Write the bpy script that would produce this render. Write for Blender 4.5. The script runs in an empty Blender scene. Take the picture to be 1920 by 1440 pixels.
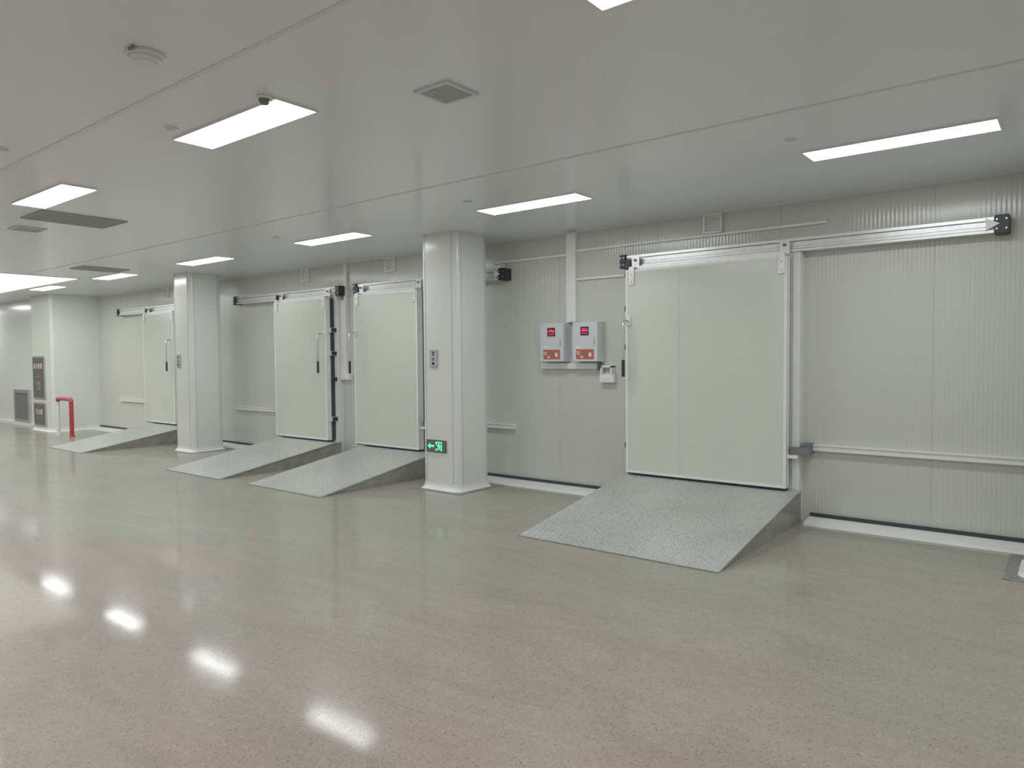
import bpy, bmesh, math
from mathutils import Matrix, Vector

scene = bpy.context.scene
D, H = 7.18, 3.09

# ------------------------------------------------------------------ materials
def new_mat(name):
    m = bpy.data.materials.new(name); m.use_nodes = True
    nt = m.node_tree
    return m, nt, nt.nodes["Principled BSDF"]

def pbr(name, col, rough=0.4, metal=0.0, var=0.04, scale=6.0):
    m, nt, b = new_mat(name)
    tc = nt.nodes.new("ShaderNodeTexCoord")
    n = nt.nodes.new("ShaderNodeTexNoise"); n.inputs["Scale"].default_value = scale; n.inputs["Detail"].default_value = 2
    nt.links.new(tc.outputs["Object"], n.inputs["Vector"])
    r = nt.nodes.new("ShaderNodeMapRange")
    r.inputs["From Min"].default_value = 0.3; r.inputs["From Max"].default_value = 0.7
    r.inputs["To Min"].default_value = 1 - var; r.inputs["To Max"].default_value = 1 + var
    nt.links.new(n.outputs["Fac"], r.inputs["Value"])
    mx = nt.nodes.new("ShaderNodeVectorMath"); mx.operation = 'SCALE'
    mx.inputs[0].default_value = col[:3]
    nt.links.new(r.outputs[0], mx.inputs["Scale"])
    nt.links.new(mx.outputs[0], b.inputs["Base Color"])
    b.inputs["Roughness"].default_value = rough
    b.inputs["Metallic"].default_value = metal
    return m

def emis(name, col, s):
    m, nt, b = new_mat(name)
    b.inputs["Base Color"].default_value = (*col, 1)
    b.inputs["Emission Color"].default_value = (*col, 1)
    b.inputs["Emission Strength"].default_value = s
    return m

def math_node(nt, op, a, b=None, c=None):
    n = nt.nodes.new("ShaderNodeMath"); n.operation = op
    for i, v in enumerate((a, b, c)):
        if v is None: continue
        if isinstance(v, (int, float)): n.inputs[i].default_value = v
        else: nt.links.new(v, n.inputs[i])
    return n.outputs[0]

def panel_mat(name, col, axis='X', pitch=1.315, off=1.02, rib=0.035, rough=0.28, ribh=0.0012, seamw=0.006, seamd=0.14, spec=0.5):
    m, nt, b = new_mat(name)
    tc = nt.nodes.new("ShaderNodeTexCoord"); sp = nt.nodes.new("ShaderNodeSeparateXYZ")
    nt.links.new(tc.outputs["Object"], sp.inputs[0])
    c = sp.outputs[axis]
    s = math_node(nt, 'DIVIDE', math_node(nt, 'ADD', c, off + 100 * pitch), pitch)
    fr = math_node(nt, 'FRACT', s)
    seam = math_node(nt, 'LESS_THAN', fr, seamw / pitch)
    n = nt.nodes.new("ShaderNodeTexNoise"); n.inputs["Scale"].default_value = 0.7; n.inputs["Detail"].default_value = 2
    nt.links.new(tc.outputs["Object"], n.inputs["Vector"])
    wn = nt.nodes.new("ShaderNodeTexWhiteNoise"); wn.noise_dimensions = '1D'
    nt.links.new(math_node(nt, 'FLOOR', s), wn.inputs["W"])
    k = math_node(nt, 'ADD', math_node(nt, 'MULTIPLY', n.outputs["Fac"], 0.06), 0.955)
    k = math_node(nt, 'ADD', k, math_node(nt, 'MULTIPLY', wn.outputs["Value"], 0.03))
    k = math_node(nt, 'SUBTRACT', k, math_node(nt, 'MULTIPLY', seam, seamd))
    mx = nt.nodes.new("ShaderNodeVectorMath"); mx.operation = 'SCALE'; mx.inputs[0].default_value = col
    nt.links.new(k, mx.inputs["Scale"]); nt.links.new(mx.outputs[0], b.inputs["Base Color"])
    b.inputs["Roughness"].default_value = rough
    b.inputs["Specular IOR Level"].default_value = spec
    hgt = math_node(nt, 'MULTIPLY', seam, -2.0)
    if rib > 0:
        w = math_node(nt, 'SINE', math_node(nt, 'MULTIPLY', c, 2 * math.pi / rib))
        hgt = math_node(nt, 'ADD', hgt, w)
    bp = nt.nodes.new("ShaderNodeBump"); bp.inputs["Strength"].default_value = 1.0; bp.inputs["Distance"].default_value = ribh
    nt.links.new(hgt, bp.inputs["Height"]); nt.links.new(bp.outputs[0], b.inputs["Normal"])
    return m

M_wall = panel_mat("insulated_wall_panel", (0.615, 0.635, 0.575), ribh=0.0007, rough=0.16, seamw=0.006, seamd=0.2)
M_wall2 = panel_mat("wall_panel_side", (0.74, 0.76, 0.73), axis='Y', ribh=0.0006)
M_smooth = pbr("white_panel_smooth", (0.80, 0.825, 0.795), 0.2, var=0.015, scale=1.0)
M_door = pbr("door_panel_white", (0.665, 0.695, 0.62), 0.15, var=0.015, scale=1.2)
M_trim = pbr("white_trim_plastic", (0.86, 0.87, 0.85), 0.35)
M_alu = pbr("brushed_aluminium", (0.82, 0.83, 0.83), 0.30, 0.5, var=0.06, scale=20)
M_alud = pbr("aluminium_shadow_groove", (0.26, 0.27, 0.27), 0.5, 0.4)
M_black = pbr("black_plastic", (0.022, 0.025, 0.028), 0.45)
M_rubber = pbr("dark_rubber", (0.045, 0.05, 0.055), 0.7)
M_grey = pbr("dark_grey_metal", (0.19, 0.20, 0.21), 0.55, 0.1)
M_grille = pbr("grille_grey", (0.50, 0.52, 0.52), 0.5, 0.1)
M_steel = pbr("stainless_steel", (0.62, 0.62, 0.60), 0.3, 0.8)
M_brown = pbr("bronze_tinted_panel", (0.17, 0.15, 0.14), 0.3, 0.2)
M_red = pbr("red_paint", (0.50, 0.05, 0.07), 0.35)
M_box = pbr("grey_white_enclosure", (0.66, 0.70, 0.73), 0.35)
M_stick = pbr("orange_red_sticker", (0.52, 0.13, 0.075), 0.5)
M_white = pbr("white_print", (0.85, 0.85, 0.84), 0.5)
M_conc = pbr("ramp_side_concrete", (0.29, 0.285, 0.26), 0.3, var=0.15, scale=8)
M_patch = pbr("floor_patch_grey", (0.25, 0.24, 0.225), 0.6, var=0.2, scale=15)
M_light = emis("led_panel_glow", (0.975, 1.0, 0.998), 17.8)
M_well = emis("bright_luminous_ceiling", (0.97, 1.0, 0.93), 1.25)  # emission stands in for light falling on a ceiling well
M_led_red = emis("red_led_digits", (1.0, 0.02, 0.06), 4.0)
M_green = emis("green_sign_glow", (0.10, 0.95, 0.40), 1.2)
M_signbody = pbr("sign_body_grey", (0.16, 0.18, 0.15), 0.35, 0.3)
M_signface = pbr("sign_face", (.19, .20, .17), .3, .4)
M_ceil = panel_mat("ceiling_panel", (0.85, 0.88, 0.925), axis='Y', pitch=2.56, off=-1.97, rib=0.0, rough=0.2, ribh=0.001, seamw=0.02, seamd=0.05, spec=0.6)

def ramp_mat():
    m, nt, b = new_mat("galvanised_checker_plate")
    tc = nt.nodes.new("ShaderNodeTexCoord")
    def noise(scale, detail, rough):
        n = nt.nodes.new("ShaderNodeTexNoise"); n.inputs["Scale"].default_value = scale; n.inputs["Detail"].default_value = detail; n.inputs["Roughness"].default_value = rough
        nt.links.new(tc.outputs["Object"], n.inputs["Vector"]); return n.outputs["Fac"]
    n = noise(1.6, 6, 0.6); g = noise(60, 3, 0.8)
    cr = nt.nodes.new("ShaderNodeValToRGB")
    cr.color_ramp.elements[0].position = 0.3; cr.color_ramp.elements[0].color = (0.54, 0.575, 0.55, 1)
    cr.color_ramp.elements[1].position = 0.7; cr.color_ramp.elements[1].color = (0.66, 0.70, 0.665, 1)
    nt.links.new(n, cr.inputs[0])
    vo = nt.nodes.new("ShaderNodeTexVoronoi"); vo.inputs["Scale"].default_value = 110
    nt.links.new(tc.outputs["Object"], vo.inputs["Vector"])
    sx = nt.nodes.new("ShaderNodeSeparateColor"); nt.links.new(vo.outputs["Color"], sx.inputs[0])
    kk = math_node(nt, 'ADD', math_node(nt, 'MULTIPLY', sx.outputs[0], 0.18), 0.71)
    kk = math_node(nt, 'ADD', kk, math_node(nt, 'MULTIPLY', g, 0.38))
    mx = nt.nodes.new("ShaderNodeVectorMath"); mx.operation = 'SCALE'
    nt.links.new(cr.outputs[0], mx.inputs[0]); nt.links.new(kk, mx.inputs["Scale"]); nt.links.new(mx.outputs[0], b.inputs["Base Color"])
    b.inputs["Metallic"].default_value = 0.55
    rr = nt.nodes.new("ShaderNodeMapRange")
    rr.inputs["From Min"].default_value = .3; rr.inputs["From Max"].default_value = .7
    rr.inputs["To Min"].default_value = 0.22; rr.inputs["To Max"].default_value = 0.42
    nt.links.new(g, rr.inputs["Value"]); nt.links.new(rr.outputs[0], b.inputs["Roughness"])
    sp = nt.nodes.new("ShaderNodeSeparateXYZ"); nt.links.new(tc.outputs["Object"], sp.inputs[0])
    k = 2 * math.pi / 0.07
    a = math_node(nt, 'SINE', math_node(nt, 'MULTIPLY', math_node(nt, 'ADD', sp.outputs['X'], sp.outputs['Y']), k))
    c = math_node(nt, 'SINE', math_node(nt, 'MULTIPLY', math_node(nt, 'SUBTRACT', sp.outputs['X'], sp.outputs['Y']), k))
    h = math_node(nt, 'POWER', math_node(nt, 'ABSOLUTE', math_node(nt, 'MULTIPLY', a, c)), 3.0)
    bp = nt.nodes.new("ShaderNodeBump"); bp.inputs["Strength"].default_value = 1.0; bp.inputs["Distance"].default_value = 0.004
    nt.links.new(h, bp.inputs["Height"]); nt.links.new(bp.outputs[0], b.inputs["Normal"])
    return m
M_ramp = ramp_mat()

def floor_mat():
    m, nt, b = new_mat("polished_concrete")
    tc = nt.nodes.new("ShaderNodeTexCoord")
    L = nt.links
    def noise(scale, detail=4, rough=0.5, dist=0.0, mapscale=None, rot=0):
        n = nt.nodes.new("ShaderNodeTexNoise"); n.inputs["Scale"].default_value = scale; n.inputs["Detail"].default_value = detail
        n.inputs["Roughness"].default_value = rough; n.inputs["Distortion"].default_value = dist
        if mapscale:
            mp = nt.nodes.new("ShaderNodeMapping"); mp.inputs["Scale"].default_value = mapscale; mp.inputs["Rotation"].default_value = (0, 0, rot)
            L.new(tc.outputs["Object"], mp.inputs[0]); L.new(mp.outputs[0], n.inputs["Vector"])
        else: L.new(tc.outputs["Object"], n.inputs["Vector"])
        return n.outputs["Fac"]
    sp = nt.nodes.new("ShaderNodeSeparateXYZ"); L.new(tc.outputs["Object"], sp.inputs[0])
    big = noise(0.45, 3, 0.55, 0.6)
    g = math_node(nt, 'ADD', math_node(nt, 'MULTIPLY', math_node(nt, 'SUBTRACT', sp.outputs['Y'], 3.1), 0.45),
                  math_node(nt, 'MULTIPLY', math_node(nt, 'SUBTRACT', big, 0.5), 2.6))
    g = math_node(nt, 'ADD', g, math_node(nt, 'MULTIPLY', math_node(nt, 'ADD', sp.outputs['X'], 2.0), -0.06))
    g = math_node(nt, 'ADD', g, 0.45)  # warm-to-grey by position: reflected and white-balance cast painted into the base colour
    cr = nt.nodes.new("ShaderNodeValToRGB"); cr.color_ramp.interpolation = 'EASE'
    cr.color_ramp.elements[0].position = 0.0; cr.color_ramp.elements[0].color = (0.368, 0.308, 0.270, 1)
    cr.color_ramp.elements[1].position = 1.0; cr.color_ramp.elements[1].color = (0.325, 0.310, 0.262, 1)
    L.new(g, cr.inputs[0])
    streak = noise(1.6, 5, 0.6, 1.2, (0.5, 1.6, 1), 0.5)
    med = noise(16, 6, 0.85)
    fine = noise(90, 3, 0.8)
    vo = nt.nodes.new("ShaderNodeTexVoronoi"); vo.inputs["Scale"].default_value = 95
    L.new(tc.outputs["Object"], vo.inputs["Vector"])
    sc = nt.nodes.new("ShaderNodeSeparateColor"); L.new(vo.outputs["Color"], sc.inputs[0])
    pit = math_node(nt, 'MULTIPLY', math_node(nt, 'GREATER_THAN', sc.outputs[1], 0.90), math_node(nt, 'LESS_THAN', vo.outputs["Distance"], 0.42))
    pale = math_node(nt, 'MULTIPLY', math_node(nt, 'GREATER_THAN', sc.outputs[2], 0.96), math_node(nt, 'LESS_THAN', vo.outputs["Distance"], 0.4))
    k = math_node(nt, 'ADD', 0.13, math_node(nt, 'MULTIPLY', streak, 0.52))
    k = math_node(nt, 'ADD', k, math_node(nt, 'MULTIPLY', med, 0.45))
    k = math_node(nt, 'ADD', k, math_node(nt, 'MULTIPLY', fine, 0.80))
    k = math_node(nt, 'ADD', k, math_node(nt, 'MULTIPLY', math_node(nt, 'SUBTRACT', sc.outputs[0], 0.5), 0.12))
    k = math_node(nt, 'SUBTRACT', k, math_node(nt, 'MULTIPLY', pit, 0.42))
    k = math_node(nt, 'ADD', k, math_node(nt, 'MULTIPLY', pale, 0.25))
    mx = nt.nodes.new("ShaderNodeVectorMath"); mx.operation = 'SCALE'
    L.new(cr.outputs[0], mx.inputs[0]); L.new(k, mx.inputs["Scale"]); L.new(mx.outputs[0], b.inputs["Base Color"])
    b.inputs["Roughness"].default_value = 0.36
    b.inputs["Specular IOR Level"].default_value = 0.3
    b.inputs["Coat IOR"].default_value = 1.42
    cw = math_node(nt, 'MULTIPLY', fine, 0.85); L.new(cw, b.inputs["Coat Weight"])
    rr = nt.nodes.new("ShaderNodeMapRange"); rr.inputs["From Min"].default_value = 0.3; rr.inputs["From Max"].default_value = 0.7
    rr.inputs["To Min"].default_value = 0.055; rr.inputs["To Max"].default_value = 0.11
    L.new(streak, rr.inputs["Value"]); L.new(rr.outputs[0], b.inputs["Coat Roughness"])
    bp = nt.nodes.new("ShaderNodeBump"); bp.inputs["Strength"].default_value = 0.12; bp.inputs["Distance"].default_value = 0.001
    L.new(fine, bp.inputs["Height"]); L.new(bp.outputs[0], b.inputs["Normal"])
    return m
M_floor = floor_mat()

# ------------------------------------------------------------------ geometry helpers
def link(o, parent=None):
    scene.collection.objects.link(o)
    if parent: o.parent = parent
    return o

def empty(name):
    e = bpy.data.objects.new(name, None); e.empty_display_size = 0.1
    return link(e)

def mesh_obj(name, bm, mat, parent=None):
    me = bpy.data.meshes.new(name); bm.normal_update()
    bm.to_mesh(me); bm.free(); me.materials.append(mat)
    return link(bpy.data.objects.new(name, me), parent)

def boxes(name, lst, mat, parent=None, bev=0.0):
    bm = bmesh.new()
    for (x0, x1, y0, y1, z0, z1) in lst:
        r = bmesh.ops.create_cube(bm, size=1)
        for v in r['verts']:
            v.co = Vector(((x0 + x1) / 2 + v.co.x * (x1 - x0), (y0 + y1) / 2 + v.co.y * (y1 - y0), (z0 + z1) / 2 + v.co.z * (z1 - z0)))
    if bev > 0: bmesh.ops.bevel(bm, geom=bm.edges[:], offset=bev, segments=2, affect='EDGES', clamp_overlap=True)
    return mesh_obj(name, bm, mat, parent)

def box(name, x0, x1, y0, y1, z0, z1, mat, parent=None, bev=0.0):
    return boxes(name, [(x0, x1, y0, y1, z0, z1)], mat, parent, bev)

def plane_down(name, x0, x1, y0, y1, z, mat, parent=None):
    bm = bmesh.new()
    bm.faces.new([bm.verts.new(p) for p in ((x0, y0, z), (x0, y1, z), (x1, y1, z), (x1, y0, z))])
    return mesh_obj(name, bm, mat, parent)

def cyl(name, p, r, depth, axis, mat, parent=None, r2=None, seg=32):
    bm = bmesh.new()
    bmesh.ops.create_cone(bm, cap_ends=True, segments=seg, radius1=r, radius2=r if r2 is None else r2, depth=depth)
    if axis == 'X': M = Matrix.Rotation(math.pi / 2, 4, 'Y')
    elif axis == 'Y': M = Matrix.Rotation(math.pi / 2, 4, 'X')
    else: M = Matrix.Identity(4)
    bmesh.ops.transform(bm, matrix=Matrix.Translation(p) @ M, verts=bm.verts)
    o = mesh_obj(name, bm, mat, parent)
    for f in o.data.polygons: f.use_smooth = len(f.vertices) == 4
    return o

def tube(name, pts, r, mat, parent=None, res=6):
    cu = bpy.data.curves.new(name, 'CURVE'); cu.dimensions = '3D'; cu.bevel_depth = r; cu.bevel_resolution = res; cu.use_fill_caps = True
    s = cu.splines.new('POLY'); s.points.add(len(pts) - 1)
    for i, p in enumerate(pts): s.points[i].co = (*p, 1)
    cu.materials.append(mat)
    o = bpy.data.objects.new(name, cu); scene.collection.objects.link(o)
    dg = bpy.context.evaluated_depsgraph_get()
    me = bpy.data.meshes.new_from_object(o.evaluated_get(dg)); me.name = name
    bpy.data.objects.remove(o)
    for f in me.polygons: f.use_smooth = True
    return link(bpy.data.objects.new(name, me), parent)

def prism(name, poly, a0, a1, mat, parent, mk):
    bm = bmesh.new()
    a = [bm.verts.new(mk(p, a0)) for p in poly]; b = [bm.verts.new(mk(p, a1)) for p in poly]
    bm.faces.new(a); bm.faces.new(b[::-1])
    for i in range(len(poly)):
        j = (i + 1) % len(poly); bm.faces.new((a[j], a[i], b[i], b[j]))
    bmesh.ops.recalc_face_normals(bm, faces=bm.faces)
    return mesh_obj(name, bm, mat, parent)
def prism_xz(name, poly, y0, y1, mat, parent=None): return prism(name, poly, y0, y1, mat, parent, lambda p, a: (p[0], a, p[1]))
def prism_yz(name, poly, x0, x1, mat, parent=None): return prism(name, poly, x0, x1, mat, parent, lambda p, a: (a, p[0], p[1]))

def text(name, body, x, y, z, size, mat, parent, ext=0.0008, sx=1.0):
    c = bpy.data.curves.new(name, 'FONT'); c.body = body; c.size = size; c.extrude = ext
    c.align_x = 'CENTER'; c.align_y = 'CENTER'; c.materials.append(mat)
    o = bpy.data.objects.new(name, c); scene.collection.objects.link(o)
    dg = bpy.context.evaluated_depsgraph_get()
    me = bpy.data.meshes.new_from_object(o.evaluated_get(dg)); me.name = name
    bpy.data.objects.remove(o)
    me.transform(Matrix.Translation((x, y, z)) @ Matrix.Rotation(math.pi / 2, 4, 'X') @ Matrix.Diagonal((sx, 1, 1, 1)))
    return link(bpy.data.objects.new(name, me), parent)

# ------------------------------------------------------------------ room shell
XL, XR, YB = -30.0, 4.5, -5.0
box("floor", XL, XR, YB, 7.4, -0.1, 0.0, M_floor)
box("ceiling", XL, XR, YB, 7.4, H, H + 0.1, M_ceil)
box("wall_back", -18.6, XR, D, D + 0.2, 0, H, M_wall)
box("wall_far_back", XL, -19.2, 6.43, 6.63, 0, H, M_smooth)
box("wall_front", XL, XR, YB - 0.2, YB, 0, H, M_wall)
box("wall_left", XL - 0.2, XL, YB, 7.4, 0, H, M_wall2)
box("wall_right", XR, XR + 0.2, YB, 7.4, 0, H, M_wall2)

def rounded_prism(name, x0, x1, y0, y1, z0, z1, r, mat, parent=None, seg=12, flare=0.0, flare_h=0.0):
    cs = [(x0 + r, y0 + r, math.pi, 1.5 * math.pi), (x1 - r, y0 + r, 1.5 * math.pi, 2 * math.pi),
          (x1 - r, y1 - r, 0, .5 * math.pi), (x0 + r, y1 - r, .5 * math.pi, math.pi)]
    def ring(bm, z, e):
        out = []
        for cx, cy, a0, a1 in cs:
            for i in range(seg + 1):
                a = a0 + (a1 - a0) * i / seg
                out.append(bm.verts.new((cx + (r + e) * math.cos(a), cy + (r + e) * math.sin(a), z)))
        return out
    bm = bmesh.new()
    rings = []
    if flare > 0:
        rings.append(ring(bm, z0, flare))
        for i in range(1, 5):
            t = i / 4 * math.pi / 2
            rings.append(ring(bm, z0 + 0.008 + flare_h * (1 - math.cos(t)), flare * (1 - math.sin(t)) + .002))
        rings.append(ring(bm, z1, .002))
    else:
        rings.append(ring(bm, z0, 0)); rings.append(ring(bm, z1, 0))
    for A, B in zip(rings, rings[1:]):
        n = len(A)
        for i in range(n): bm.faces.new((A[i], A[(i + 1) % n], B[(i + 1) % n], B[i]))
    bm.faces.new(rings[-1]); bm.faces.new(rings[0][::-1])
    return mesh_obj(name, bm, mat, parent)

def column(x0, x1, y0, y1):
    e = empty("column")
    rounded_prism("shaft", x0, x1, y0, y1, 0.0, H, 0.08, M_smooth, e)
    rounded_prism("base_cove", x0, x1, y0, y1, 0.0, 0.085, 0.08, M_trim, e, flare=0.055, flare_h=0.06)
    s = []
    for x in (x0 + 0.08, x1 - 0.08): s.append((x - .003, x + .003, y0 - .003, y0 + .01, 0.09, H))
    for y in (y0 + 0.08, y1 - 0.08): s.append((x1 - .01, x1 + .003, y - .003, y + .003, 0.09, H))
    boxes("corner_trim_lines", s, M_grille, e)
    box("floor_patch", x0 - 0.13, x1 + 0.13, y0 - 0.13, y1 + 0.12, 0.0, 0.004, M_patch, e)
    return e
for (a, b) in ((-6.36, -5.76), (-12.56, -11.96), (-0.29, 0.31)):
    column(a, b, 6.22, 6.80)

pier = empty("pier")
rounded_prism("pier_body", -19.25, -18.05, 6.18, 7.4, 0, H, 0.06, M_smooth, pier)
rounded_prism("pier_cove", -19.25, -18.05, 6.18, 7.4, 0, 0.09, 0.06, M_trim, pier, flare=0.05, flare_h=0.06)

segs = [(-18.05, -14.95), (-13.5, -10.5), (-9.0, -8.4), (-6.85, -3.98), (-2.03, XR)]
e = empty("baseboard_back")
for i, (a, b) in enumerate(segs):
    prism_yz("cove_%d" % i, [(D - 0.24, 0), (D - 0.23, 0.025), (D - 0.12, 0.04), (D - 0.035, 0.05), (D - 0.03, 0.0)], a, b, M_trim, e)
    box("sealant_joint_%d" % i, a, b, D - 0.03, D - 0.0, 0.0, 0.08, M_rubber, e)
box("trim_1", -18.05, XR, D - 0.03, D, H - 0.03, H, M_wall2)
box("baseboard_far_back", XL, -19.25, 6.36, 6.43, 0, 0.07, M_trim)
for i, y in enumerate((-3.15, -0.59, 1.97, 4.53)):
    box("trim_%d" % (i + 2), XL, XR, y - 0.014, y + 0.014, H - 0.003, H, M_wall2)

# ------------------------------------------------------------------ ceiling fittings
def light_panel(cx, cy):
    e = empty("ceiling_light_panel")
    x0, x1, y0, y1 = cx - 0.6, cx + 0.6, cy - 0.145, cy + 0.145
    t = 0.008
    boxes("frame", [(x0, x1, y0, y0 + t, H - .012, H), (x0, x1, y1 - t, y1, H - .012, H),
                    (x0, x0 + t, y0 + t, y1 - t, H - .012, H), (x1 - t, x1, y0 + t, y1 - t, H - .012, H)], M_trim, e)
    plane_down("glow_face", x0 + t, x1 - t, y0 + t, y1 - t, H - .0115, M_light, e)
xs = [2.10, -1.04, -4.22, -7.33, -10.39, -13.47, -16.6, -22.9, -26.0]
for ry in (5.65, 2.56, -0.55, -3.6):
    for i, x in enumerate(xs):
        if ry == 2.56 and x == -16.6: continue
        if ry == -3.6 and x < -14: continue
        light_panel(x, ry)
e = empty("lit_well_glow_panel")  # flush glowing sheet in place of a brightly lit ceiling well, not a lamp
bx0, bx1, by0, by1 = -21.6, -14.3, 0.6, 5.40
boxes("frame", [(bx0, bx1, by1 - .02, by1, H - .008, H), (bx1 - .02, bx1, by0, by1, H - .008, H), (bx0, bx0 + .02, by0, by1, H - .008, H), (bx0, bx1, by0, by0 + .02, H - .008, H)], M_trim, e)
plane_down("glow_face", bx0 + .02, bx1 - .02, by0 + .02, by1 - .02, H - .006, M_well, e)

def grille(name, x0, x1, y0, y1, mfr, msl, n, bk):
    e = empty(name)
    t = 0.025
    boxes("frame", [(x0, x1, y0, y0 + t, H - .012, H), (x0, x1, y1 - t, y1, H - .012, H),
                    (x0, x0 + t, y0 + t, y1 - t, H - .012, H), (x1 - t, x1, y0 + t, y1 - t, H - .012, H)], mfr, e)
    box("backing", x0 + t, x1 - t, y0 + t, y1 - t, H - .004, H, bk, e)
    s = []; w = (x1 - x0 - 2 * t) / n
    for i in range(n):
        s.append((x0 + t + w * (i + .1), x0 + t + w * (i + .8), y0 + t, y1 - t, H - .010, H - .004))
    boxes("slats", s, msl, e)
M_slat = pbr("mid_grey_slat", (0.36, 0.37, 0.38), 0.5)
grille("ceiling_air_vent", -2.95, -2.69, 2.85, 3.11, M_box, M_grille, 12, M_slat)
grille("ceiling_return_grille", -8.66, -8.06, 2.72, 3.53, M_slat, M_slat, 14, M_grey)
grille("ceiling_return_grille", -12.85, -12.33, 4.70, 5.42, M_slat, M_slat, 12, M_grey)
grille("ceiling_air_vent", -9.5, -9.2, 2.85, 3.15, M_box, M_grille, 12, M_slat)

e = empty("smoke_detector")
cyl("base", (-3.60, 1.68, H - .010), .088, .02, 'Z', M_trim, e)
cyl("chamber", (-3.60, 1.68, H - .030), .062, .024, 'Z', M_trim, e, r2=.078)
cyl("vent_ring", (-3.60, 1.68, H - .045), .05, .01, 'Z', M_white, e, r2=.058)
box("label", -3.58, -3.53, 1.592, 1.60, H - .018, H - .004, M_grey, e)
e = empty("motion_sensor")
cyl("base", (-3.66, 2.37, H - .010), .045, .02, 'Z', M_trim, e)
cyl("lens", (-3.66, 2.37, H - .032), .022, .026, 'Z', M_grey, e, r2=.036)
for x, y in ((-4.62, 2.31), (-1.61, 5.15), (-5.98, 1.78), (-4.63, 5.17), (-7.75, 5.15)):
    e = empty("sprinkler_cover")
    cyl("plate", (x, y, H - .004), .042, .008, 'Z', M_trim, e)
    cyl("cap", (x, y, H - .012), .028, .010, 'Z', M_trim, e)

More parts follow.
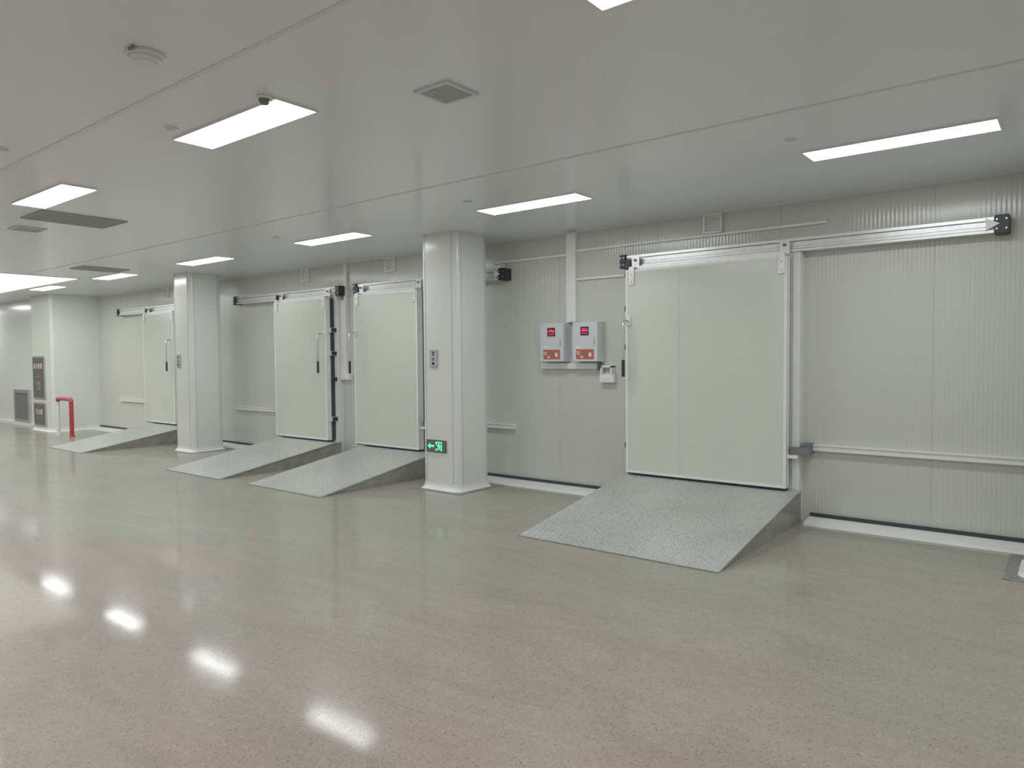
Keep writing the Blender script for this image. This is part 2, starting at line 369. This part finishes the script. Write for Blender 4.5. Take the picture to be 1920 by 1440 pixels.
# ------------------------------------------------------------------ sliding doors
def sliding_door(idx, x0, x1, tr0, tr1, side, g0, g1, seams, z0=0.335, z1=2.53):
    e = empty("door_%d" % idx)
    yf, yb = 6.92, 7.02
    box("leaf", x0, x1, yf, yb, z0, z1, M_door, e, bev=0.006)
    fw = 0.022
    boxes("edge_profile", [(x0 - .004, x0 + fw, yf - .004, yb, z0 - .004, z1 + .004), (x1 - fw, x1 + .004, yf - .004, yb, z0 - .004, z1 + .004),
                           (x0 + fw, x1 - fw, yf - .004, yb, z1 - fw, z1 + .004), (x0 + fw, x1 - fw, yf - .004, yb, z0 - .004, z0 + fw)], M_trim, e)
    for s in seams: box("panel_joint", s - .002, s + .002, yf - .001, yf + .001, z0 + fw, z1 - fw, M_grille, e)
    boxes("gasket", [(x0 + .01, x0 + .05, yb, yb + .035, z0, z1), (x1 - .05, x1 - .002, yb, yb + .037, z0, z1),
                     (x0 + .05, x1 - .05, yb, yb + .03, z1 - .05, z1), (x0 + .01, x1 - .01, yf + .01, yb + .03, z0 - .02, z0 - .004)], M_rubber, e)
    boxes("jambs", [(x0 - 0.03, x0 + .07, 7.06, D, 0.0, 2.58), (x1 - .07, x1 + .085, 7.06, D, 0.0, 2.58)], M_trim, e)
    boxes("jamb_joint", [(x1 + .012, x1 + .020, 7.055, 7.065, 0.3, 2.56)], M_grille, e)
    box("threshold_seal", x1 + .05, x1 + .09, 7.03, 7.06, 0.0, 0.30, M_rubber, e)
    box("opening_panel", x0 + .07, x1 - .07, 7.10, D, 0.0, 2.5, M_smooth, e)
    ya, yc = 7.05, D
    box("track_rail", tr0, tr1, ya + .012, yc, 2.585, 2.705, M_alu, e)
    boxes("track_lips", [(tr0, tr1, ya, ya + .012, 2.683, 2.709), (tr0, tr1, ya - .012, ya + .012, 2.581, 2.603), (tr0, tr1, ya + .004, ya + .012, 2.635, 2.645)], M_alu, e)
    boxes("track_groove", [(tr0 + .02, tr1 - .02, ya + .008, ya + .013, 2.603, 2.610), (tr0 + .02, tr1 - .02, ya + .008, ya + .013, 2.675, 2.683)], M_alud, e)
    for nm, a, b in (("end_cap_a", tr0 - .015, tr0 + .06), ("end_cap_b", tr1 - .09, tr1 + .015)):
        box(nm, a, b, ya - .022, yc, 2.572, 2.722, M_black, e, bev=.006)
        for zz in (2.61, 2.685):
            for xx in (a + .02, b - .02):
                cyl("bolt", (xx, ya - .025, zz), .007, .01, 'Y', M_steel, e, seg=10)
    prism_xz("end_wedge", [(tr1 - .145, 2.60), (tr1 - .05, 2.65), (tr1 - .145, 2.70)], ya - .028, ya - .004, M_trim, e)
    box("carrier_rail", x0 + 0.03, x1 - 0.03, 6.96, 7.03, z1 + .004, z1 + .045, M_alu, e)
    for hx in (x0 + .07, x1 - .045):
        boxes("hanger_plate", [(hx - .032, hx + .032, yf - .014, yf - .004, z1 - .16, z1 + .02), (hx - .032, hx + .032, yf - .014, 7.03, z1 + .02, z1 + .032),
                               (hx - .045, hx + .045, 7.0, 7.012, z1 + .03, z1 + .15)], M_alu, e)
        cyl("hanger_roller", (hx, 7.02, z1 + .115), .036, .03, 'Y', M_steel, e, seg=24)
        cyl("hanger_axle", (hx, 6.995, z1 + .115), .014, .03, 'Y', M_grey, e, seg=12)
        for zz in (z1 - .13, z1 - .05): cyl("hanger_bolt", (hx, yf - .018, zz), .008, .012, 'Y', M_steel, e, seg=10)
    box("stop_block", x0 - .05, x0 + .02, 6.985, 7.04, z1 + .05, z1 + .13, M_black, e, bev=.006)
    boxes("guide_rail", [(g0, g1, D - .05, D, .685, .745), (g0, g1, D - .062, D - .05, .735, .745)], M_trim, e)
    if side > 0:
        box("guide_bracket", x1 + .02, x1 + .20, 6.99, 7.08, .66, .72, M_grey, e)
        box("guide_arm", x1 - .02, x1 + .10, 6.95, 6.985, .62, .65, M_trim, e)
        box("guide_end_stop", x1 + .11, x1 + .19, 7.04, D, .655, .755, M_grey, e)
        hx = x0 + .03; fx = x0 - .03
    else:
        box("guide_bracket", x0 - .14, x0 - .02, 6.99, 7.08, .70, .76, M_grille, e)
        hx = x1 - .05; fx = x1 + .02
    tube("handle_lever", [(hx, yf, 1.98), (hx, yf - .07, 1.99), (hx, yf - .115, 1.97), (hx, yf - .12, 1.90), (hx, yf - .12, 1.40)], .013, M_steel, e)
    tube("handle_grip", [(hx, yf - .12, 1.56), (hx, yf - .12, 1.38)], .018, M_black, e)
    box("handle_base", hx - .03, hx + .03, yf - .014, yf, 1.93, 2.04, M_alu, e, bev=.004)
    if side > 0:
        boxes("edge_latches", [(fx - .02, fx + .026, 6.97, 7.06, z - .03, z + .03) for z in (2.12, 1.70, .62)], M_rubber, e, bev=.004)
    else:
        boxes("edge_latches", [(fx - .016, fx + .05, 6.95, 7.06, z - .035, z + .035) for z in (2.04, 1.68, .66)], M_alu, e, bev=.004)
        boxes("latch_pads", [(fx + .05, fx + .06, 6.97, 7.06, z - .03, z + .03) for z in (2.04, 1.68, 1.28, .66)], M_black, e)
        box("compression_seal", x1 + .004, x1 + .022, 7.0, 7.06, z0, z1, M_rubber, e)
    return e
sliding_door(1, -3.90, -2.19, -4.03, -0.49, +1, -2.06, 0.9, [-3.28])
sliding_door(2, -8.48, -7.15, -8.62, -5.71, +1, -7.05, -5.64, [])
sliding_door(3, -10.53, -9.16, -11.95, -8.98, -1, -12.15, -10.6, [])
sliding_door(4, -15.24, -13.97, -16.7, -13.75, -1, -16.95, -15.35, [])

# ------------------------------------------------------------------ ramps
def ramp(x0, x1, yb):
    e = empty("loading_ramp")
    yt, zt = 6.90, 0.305
    prism_yz("body", [(yb + .03, 0), (yt, zt - .012), (D - .13, zt - .012), (D - .13, 0)], x0 + .012, x1 - .012, M_conc, e)
    prism_yz("checker_plate", [(yb, 0.0), (yb, 0.008), (yt, zt), (D - .13, zt), (D - .13, zt - .012), (yt, zt - .012), (yb + .05, 0.0)], x0, x1, M_ramp, e)
    boxes("weld_seam", [(x0, x1, yb - .012, yb + .004, 0, .006)], M_patch, e)
ramp(-3.93, -2.07, 5.03)
ramp(-8.33, -6.85, 5.05)
ramp(-10.42, -8.98, 5.01)
ramp(-14.92, -13.51, 5.03)

# ------------------------------------------------------------------ wall services
def louvre(x0, z0):
    e = empty("louvre_vent"); w = .20; h = .20; y1 = D; y0 = D - .035
    boxes("frame", [(x0, x0 + w, y0, y1, z0, z0 + .02), (x0, x0 + w, y0, y1, z0 + h - .02, z0 + h), (x0, x0 + .02, y0, y1, z0 + .02, z0 + h - .02), (x0 + w - .02, x0 + w, y0, y1, z0 + .02, z0 + h - .02)], M_trim, e)
    box("backing", x0 + .02, x0 + w - .02, D - .012, D, z0 + .02, z0 + h - .02, M_trim, e)
    for i in range(6):
        z = z0 + .03 + i * .025
        prism_yz("slat_%d" % i, [(y0 + .004, z), (y0 + .004, z + .005), (D - .012, z + .018), (D - .012, z + .012)], x0 + .02, x0 + w - .02, M_trim, e)
for x in (-3.12, -8.04, -10.09, -14.79): louvre(x, 2.865)

e = empty("cable_trunking")
box("riser", -4.82, -4.69, D - .06, D, 2.01, H - .031, M_trim, e)
box("run_left", -5.98, -4.82, D - .03, D, 2.80, 2.825, M_trim, e)
box("run_right", -4.69, -1.9, D - .03, D, 2.835, 2.86, M_trim, e)
box("run_low", -4.69, -4.06, D - .03, D, 2.50, 2.525, M_trim, e)
e = empty("cable_tray")
box("tray", -5.20, -4.40, D - .05, D, 1.455, 1.525, M_trim, e)
box("end_clip", -4.40, -4.37, D - .055, D, 1.44, 1.53, M_grey, e)
e = empty("cable_duct")
box("riser_thin", -8.99, -8.93, D - .04, D, 2.5, H - .031, M_trim, e)
box("riser_wide", -9.06, -8.93, D - .06, D, 1.36, 2.5, M_trim, e)
box("junction_box", -9.06, -8.86, D - .07, D, 1.27, 1.36, M_trim, e)

def control_box(x0, digits):
    e = empty("temperature_control_box"); w = .345; z0, z1 = 1.54, 2.0; yf = D - .16
    box("enclosure", x0, x0 + w, yf + .014, D, z0, z1, M_box, e, bev=.004)
    box("lid", x0 + .004, x0 + w - .004, yf, yf + .012, z0 + .004, z1 - .004, M_box, e, bev=.003)
    box("display_bezel", x0 + .115, x0 + .225, yf - .006, yf, z1 - .155, z1 - .055, M_black, e)
    text("display_digits", digits, x0 + .17, yf - .0075, z1 - .095, .045, M_led_red, e)
    boxes("display_leds", [(x0 + .135 + i * .02, x0 + .143 + i * .02, yf - .008, yf - .006, z1 - .135, z1 - .129) for i in range(4)], M_led_red, e)
    box("warning_sticker", x0 + .05, x0 + .295, yf - .001, yf, z0 + .03, z0 + .145, M_stick, e)
    boxes("sticker_print", [(x0 + .062, x0 + .10, yf - .002, yf - .001, z0 + .085, z0 + .12), (x0 + .11, x0 + .15, yf - .002, yf - .001, z0 + .06, z0 + .068), (x0 + .11, x0 + .15, yf - .002, yf - .001, z0 + .045, z0 + .052),
                            (x0 + .225, x0 + .26, yf - .002, yf - .001, z0 + .06, z0 + .105)], M_white, e)
    boxes("sticker_marks", [(x0 + .165, x0 + .205, yf - .0022, yf - .001, z0 + .06, z0 + .11), (x0 + .07, x0 + .09, yf - .003, yf - .002, z0 + .092, z0 + .113)], M_grey, e)
    box("small_label", x0 + .055, x0 + .12, yf - .001, yf, z0 + .165, z0 + .185, M_white, e)
    box("lock_plate", x0 + w - .055, x0 + w - .035, yf - .006, yf, z0 + .19, z0 + .27, M_grille, e)
    cyl("lock", (x0 + w - .045, yf - .008, z0 + .23), .009, .012, 'Y', M_steel, e, seg=14)
control_box(-5.14, "-19.6")
control_box(-4.67, "-20.2")

e = empty("light_switch_box")
box("body", -4.36, -4.17, D - .07, D, 1.30, 1.40, M_trim, e, bev=.004)
boxes("cover_frame", [(-4.34, -4.32, D - .08, D, 1.40, 1.49), (-4.21, -4.19, D - .08, D, 1.40, 1.49), (-4.34, -4.19, D - .08, D, 1.475, 1.495)], M_trim, e)
box("plate", -4.31, -4.22, D - .03, D, 1.40, 1.475, M_grille, e)
box("rocker", -4.30, -4.23, D - .075, D - .07, 1.33, 1.38, M_white, e)

def button_panel(x0, z0, yf):
    e = empty("push_button_panel"); w, h = .125, .215
    box("plate", x0, x0 + w, yf - .012, yf, z0, z0 + h, M_steel, e, bev=.003)
    box("inner", x0 + .02, x0 + w - .02, yf - .015, yf - .012, z0 + .02, z0 + h - .02, M_box, e)
    for i, z in enumerate((.05, .105, .16)):
        cyl("button_%d" % i, (x0 + w / 2, yf - .02, z0 + z), .018, .014, 'Y', M_grey if i else M_black, e, seg=20)
    box("label", x0 + .03, x0 + w - .03, yf - .016, yf - .015, z0 + .18, z0 + .192, M_black, e)
button_panel(-6.20, 1.48, 6.22)
button_panel(-12.43, 1.47, 6.22)

e = empty("emergency_exit_sign")
sx0, sx1, sz0, sz1, yf = -6.275, -5.945, .455, .605, 6.215
box("housing", sx0, sx1, yf - .012, 6.22, sz0, sz1, M_signbody, e, bev=.003)
box("face", sx0 + .012, sx1 - .012, yf - .014, yf - .012, sz0 + .012, sz1 - .012, M_signface, e)
yy0, yy1 = yf - .017, yf - .014
cz = (sz0 + sz1) / 2
ax = sx0 + .03
prism_xz("arrow", [(ax, cz), (ax + .042, cz + .033), (ax + .042, cz + .011), (ax + .105, cz + .011), (ax + .105, cz - .011), (ax + .042, cz - .011), (ax + .042, cz - .033)], yy0, yy1, M_green, e)
dx = sx0 + .165
boxes("door_outline", [(dx, dx + .10, yy0, yy1, cz + .045, cz + .055), (dx + .09, dx + .10, yy0, yy1, cz - .055, cz + .045), (dx, dx + .012, yy0, yy1, cz + .02, cz + .045), (dx, dx + .012, yy0, yy1, cz - .055, cz - .03)], M_green, e)
cyl("runner_head", (dx + .048, (yy0 + yy1) / 2, cz + .032), .010, .003, 'Y', M_green, e, seg=16)
def limb(pts, w):
    for i in range(len(pts) - 1):
        (xa, za), (xb, zb) = pts[i], pts[i + 1]
        l = math.hypot(xb - xa, zb - za); nx, nz = -(zb - za) / l * w / 2, (xb - xa) / l * w / 2
        prism_xz("runner_limb", [(xa + nx, za + nz), (xb + nx, zb + nz), (xb - nx, zb - nz), (xa - nx, za - nz)], yy0, yy1, M_green, e)
limb([(dx + .052, cz + .022), (dx + .056, cz - .012)], .018)
limb([(dx + .05, cz + .015), (dx + .028, cz + .004), (dx + .018, cz + .018)], .007)
limb([(dx + .056, cz + .015), (dx + .074, cz + .004), (dx + .084, cz - .008)], .007)
limb([(dx + .054, cz - .012), (dx + .034, cz - .022), (dx + .030, cz - .048)], .009)
limb([(dx + .057, cz - .012), (dx + .066, cz - .034), (dx + .082, cz - .044)], .009)

e = empty("fire_hydrant_cabinet")
py = 6.18
for nm, z0, z1 in (("upper", .72, 1.70), ("lower", .10, .64)):
    x0, x1 = -19.13, -18.42
    box(nm + "_frame", x0, x1, py - .03, py, z0, z1, M_steel, e, bev=.005)
    box(nm + "_panel", x0 + .04, x1 - .04, py - .036, py - .03, z0 + .04, z1 - .04, M_brown, e)
text("upper_lettering", "消火栓箱", -18.775, py - .038, 1.47, .135, M_white, e)
text("lower_lettering", "灭火器", -18.775, py - .038, .42, .135, M_white, e)
box("upper_window", -18.87, -18.67, py - .04, py - .036, .94, 1.12, M_steel, e)
box("upper_window_dark", -18.84, -18.70, py - .042, py - .04, .97, 1.09, M_grey, e)
box("upper_pull", -18.86, -18.70, py - .05, py - .036, 1.22, 1.24, M_steel, e)

e = empty("stainless_hatch")
yq = 6.43
boxes("frame", [(-21.2, -20.15, yq - .05, yq, .80, .89), (-21.2, -20.15, yq - .05, yq, .07, .14), (-21.2, -21.1, yq - .05, yq, .14, .80), (-20.25, -20.15, yq - .05, yq, .14, .80)], M_steel, e)
box("panel", -21.1, -20.25, yq - .02, yq, .14, .80, M_grey, e)

e = empty("barrier_stand")
bz = .785
tube("top_bar", [(-17.30, 6.02, bz - .06), (-17.29, 6.02, bz - .015), (-17.25, 6.02, bz), (-16.66, 6.02, bz), (-16.60, 6.02, bz - .02), (-16.59, 6.02, bz - .07)], .042, M_red, e)
tube("red_post", [(-16.59, 6.02, bz - .07), (-16.59, 6.02, 0.0)], .042, M_red, e)
tube("white_post", [(-17.30, 6.02, bz - .06), (-17.30, 6.02, 0.0)], .034, M_smooth, e)
cyl("foot_a", (-16.59, 6.02, .008), .06, .016, 'Z', M_red, e)
cyl("foot_b", (-17.30, 6.02, .008), .06, .016, 'Z', M_smooth, e)

# ------------------------------------------------------------------ world and camera
w = bpy.data.worlds.new("world"); scene.world = w; w.use_nodes = True
w.node_tree.nodes["Background"].inputs[0].default_value = (0.8, 0.85, 0.9, 1)
w.node_tree.nodes["Background"].inputs[1].default_value = 0.05
cd = bpy.data.cameras.new("camera"); cam = bpy.data.objects.new("camera", cd); scene.collection.objects.link(cam)
yaw, pit, rol, f = math.radians(38.455), math.radians(2.141), math.radians(-0.444), 1346.2
fw = Vector((-math.sin(yaw) * math.cos(pit), math.cos(yaw) * math.cos(pit), -math.sin(pit)))
r = Vector((math.cos(yaw), math.sin(yaw), 0)); u = r.cross(fw)
r2 = math.cos(rol) * r + math.sin(rol) * u; u2 = -math.sin(rol) * r + math.cos(rol) * u
M = Matrix((r2, u2, -fw)).transposed().to_4x4(); M.translation = Vector((0, 0, 1.6))
cam.matrix_world = M
cd.sensor_fit = 'HORIZONTAL'; cd.sensor_width = 36; cd.lens = f * 36 / 1920; cd.clip_start = 0.05
scene.camera = cam
scene.view_settings.view_transform = 'Standard'
scene.view_settings.gamma = 1.12
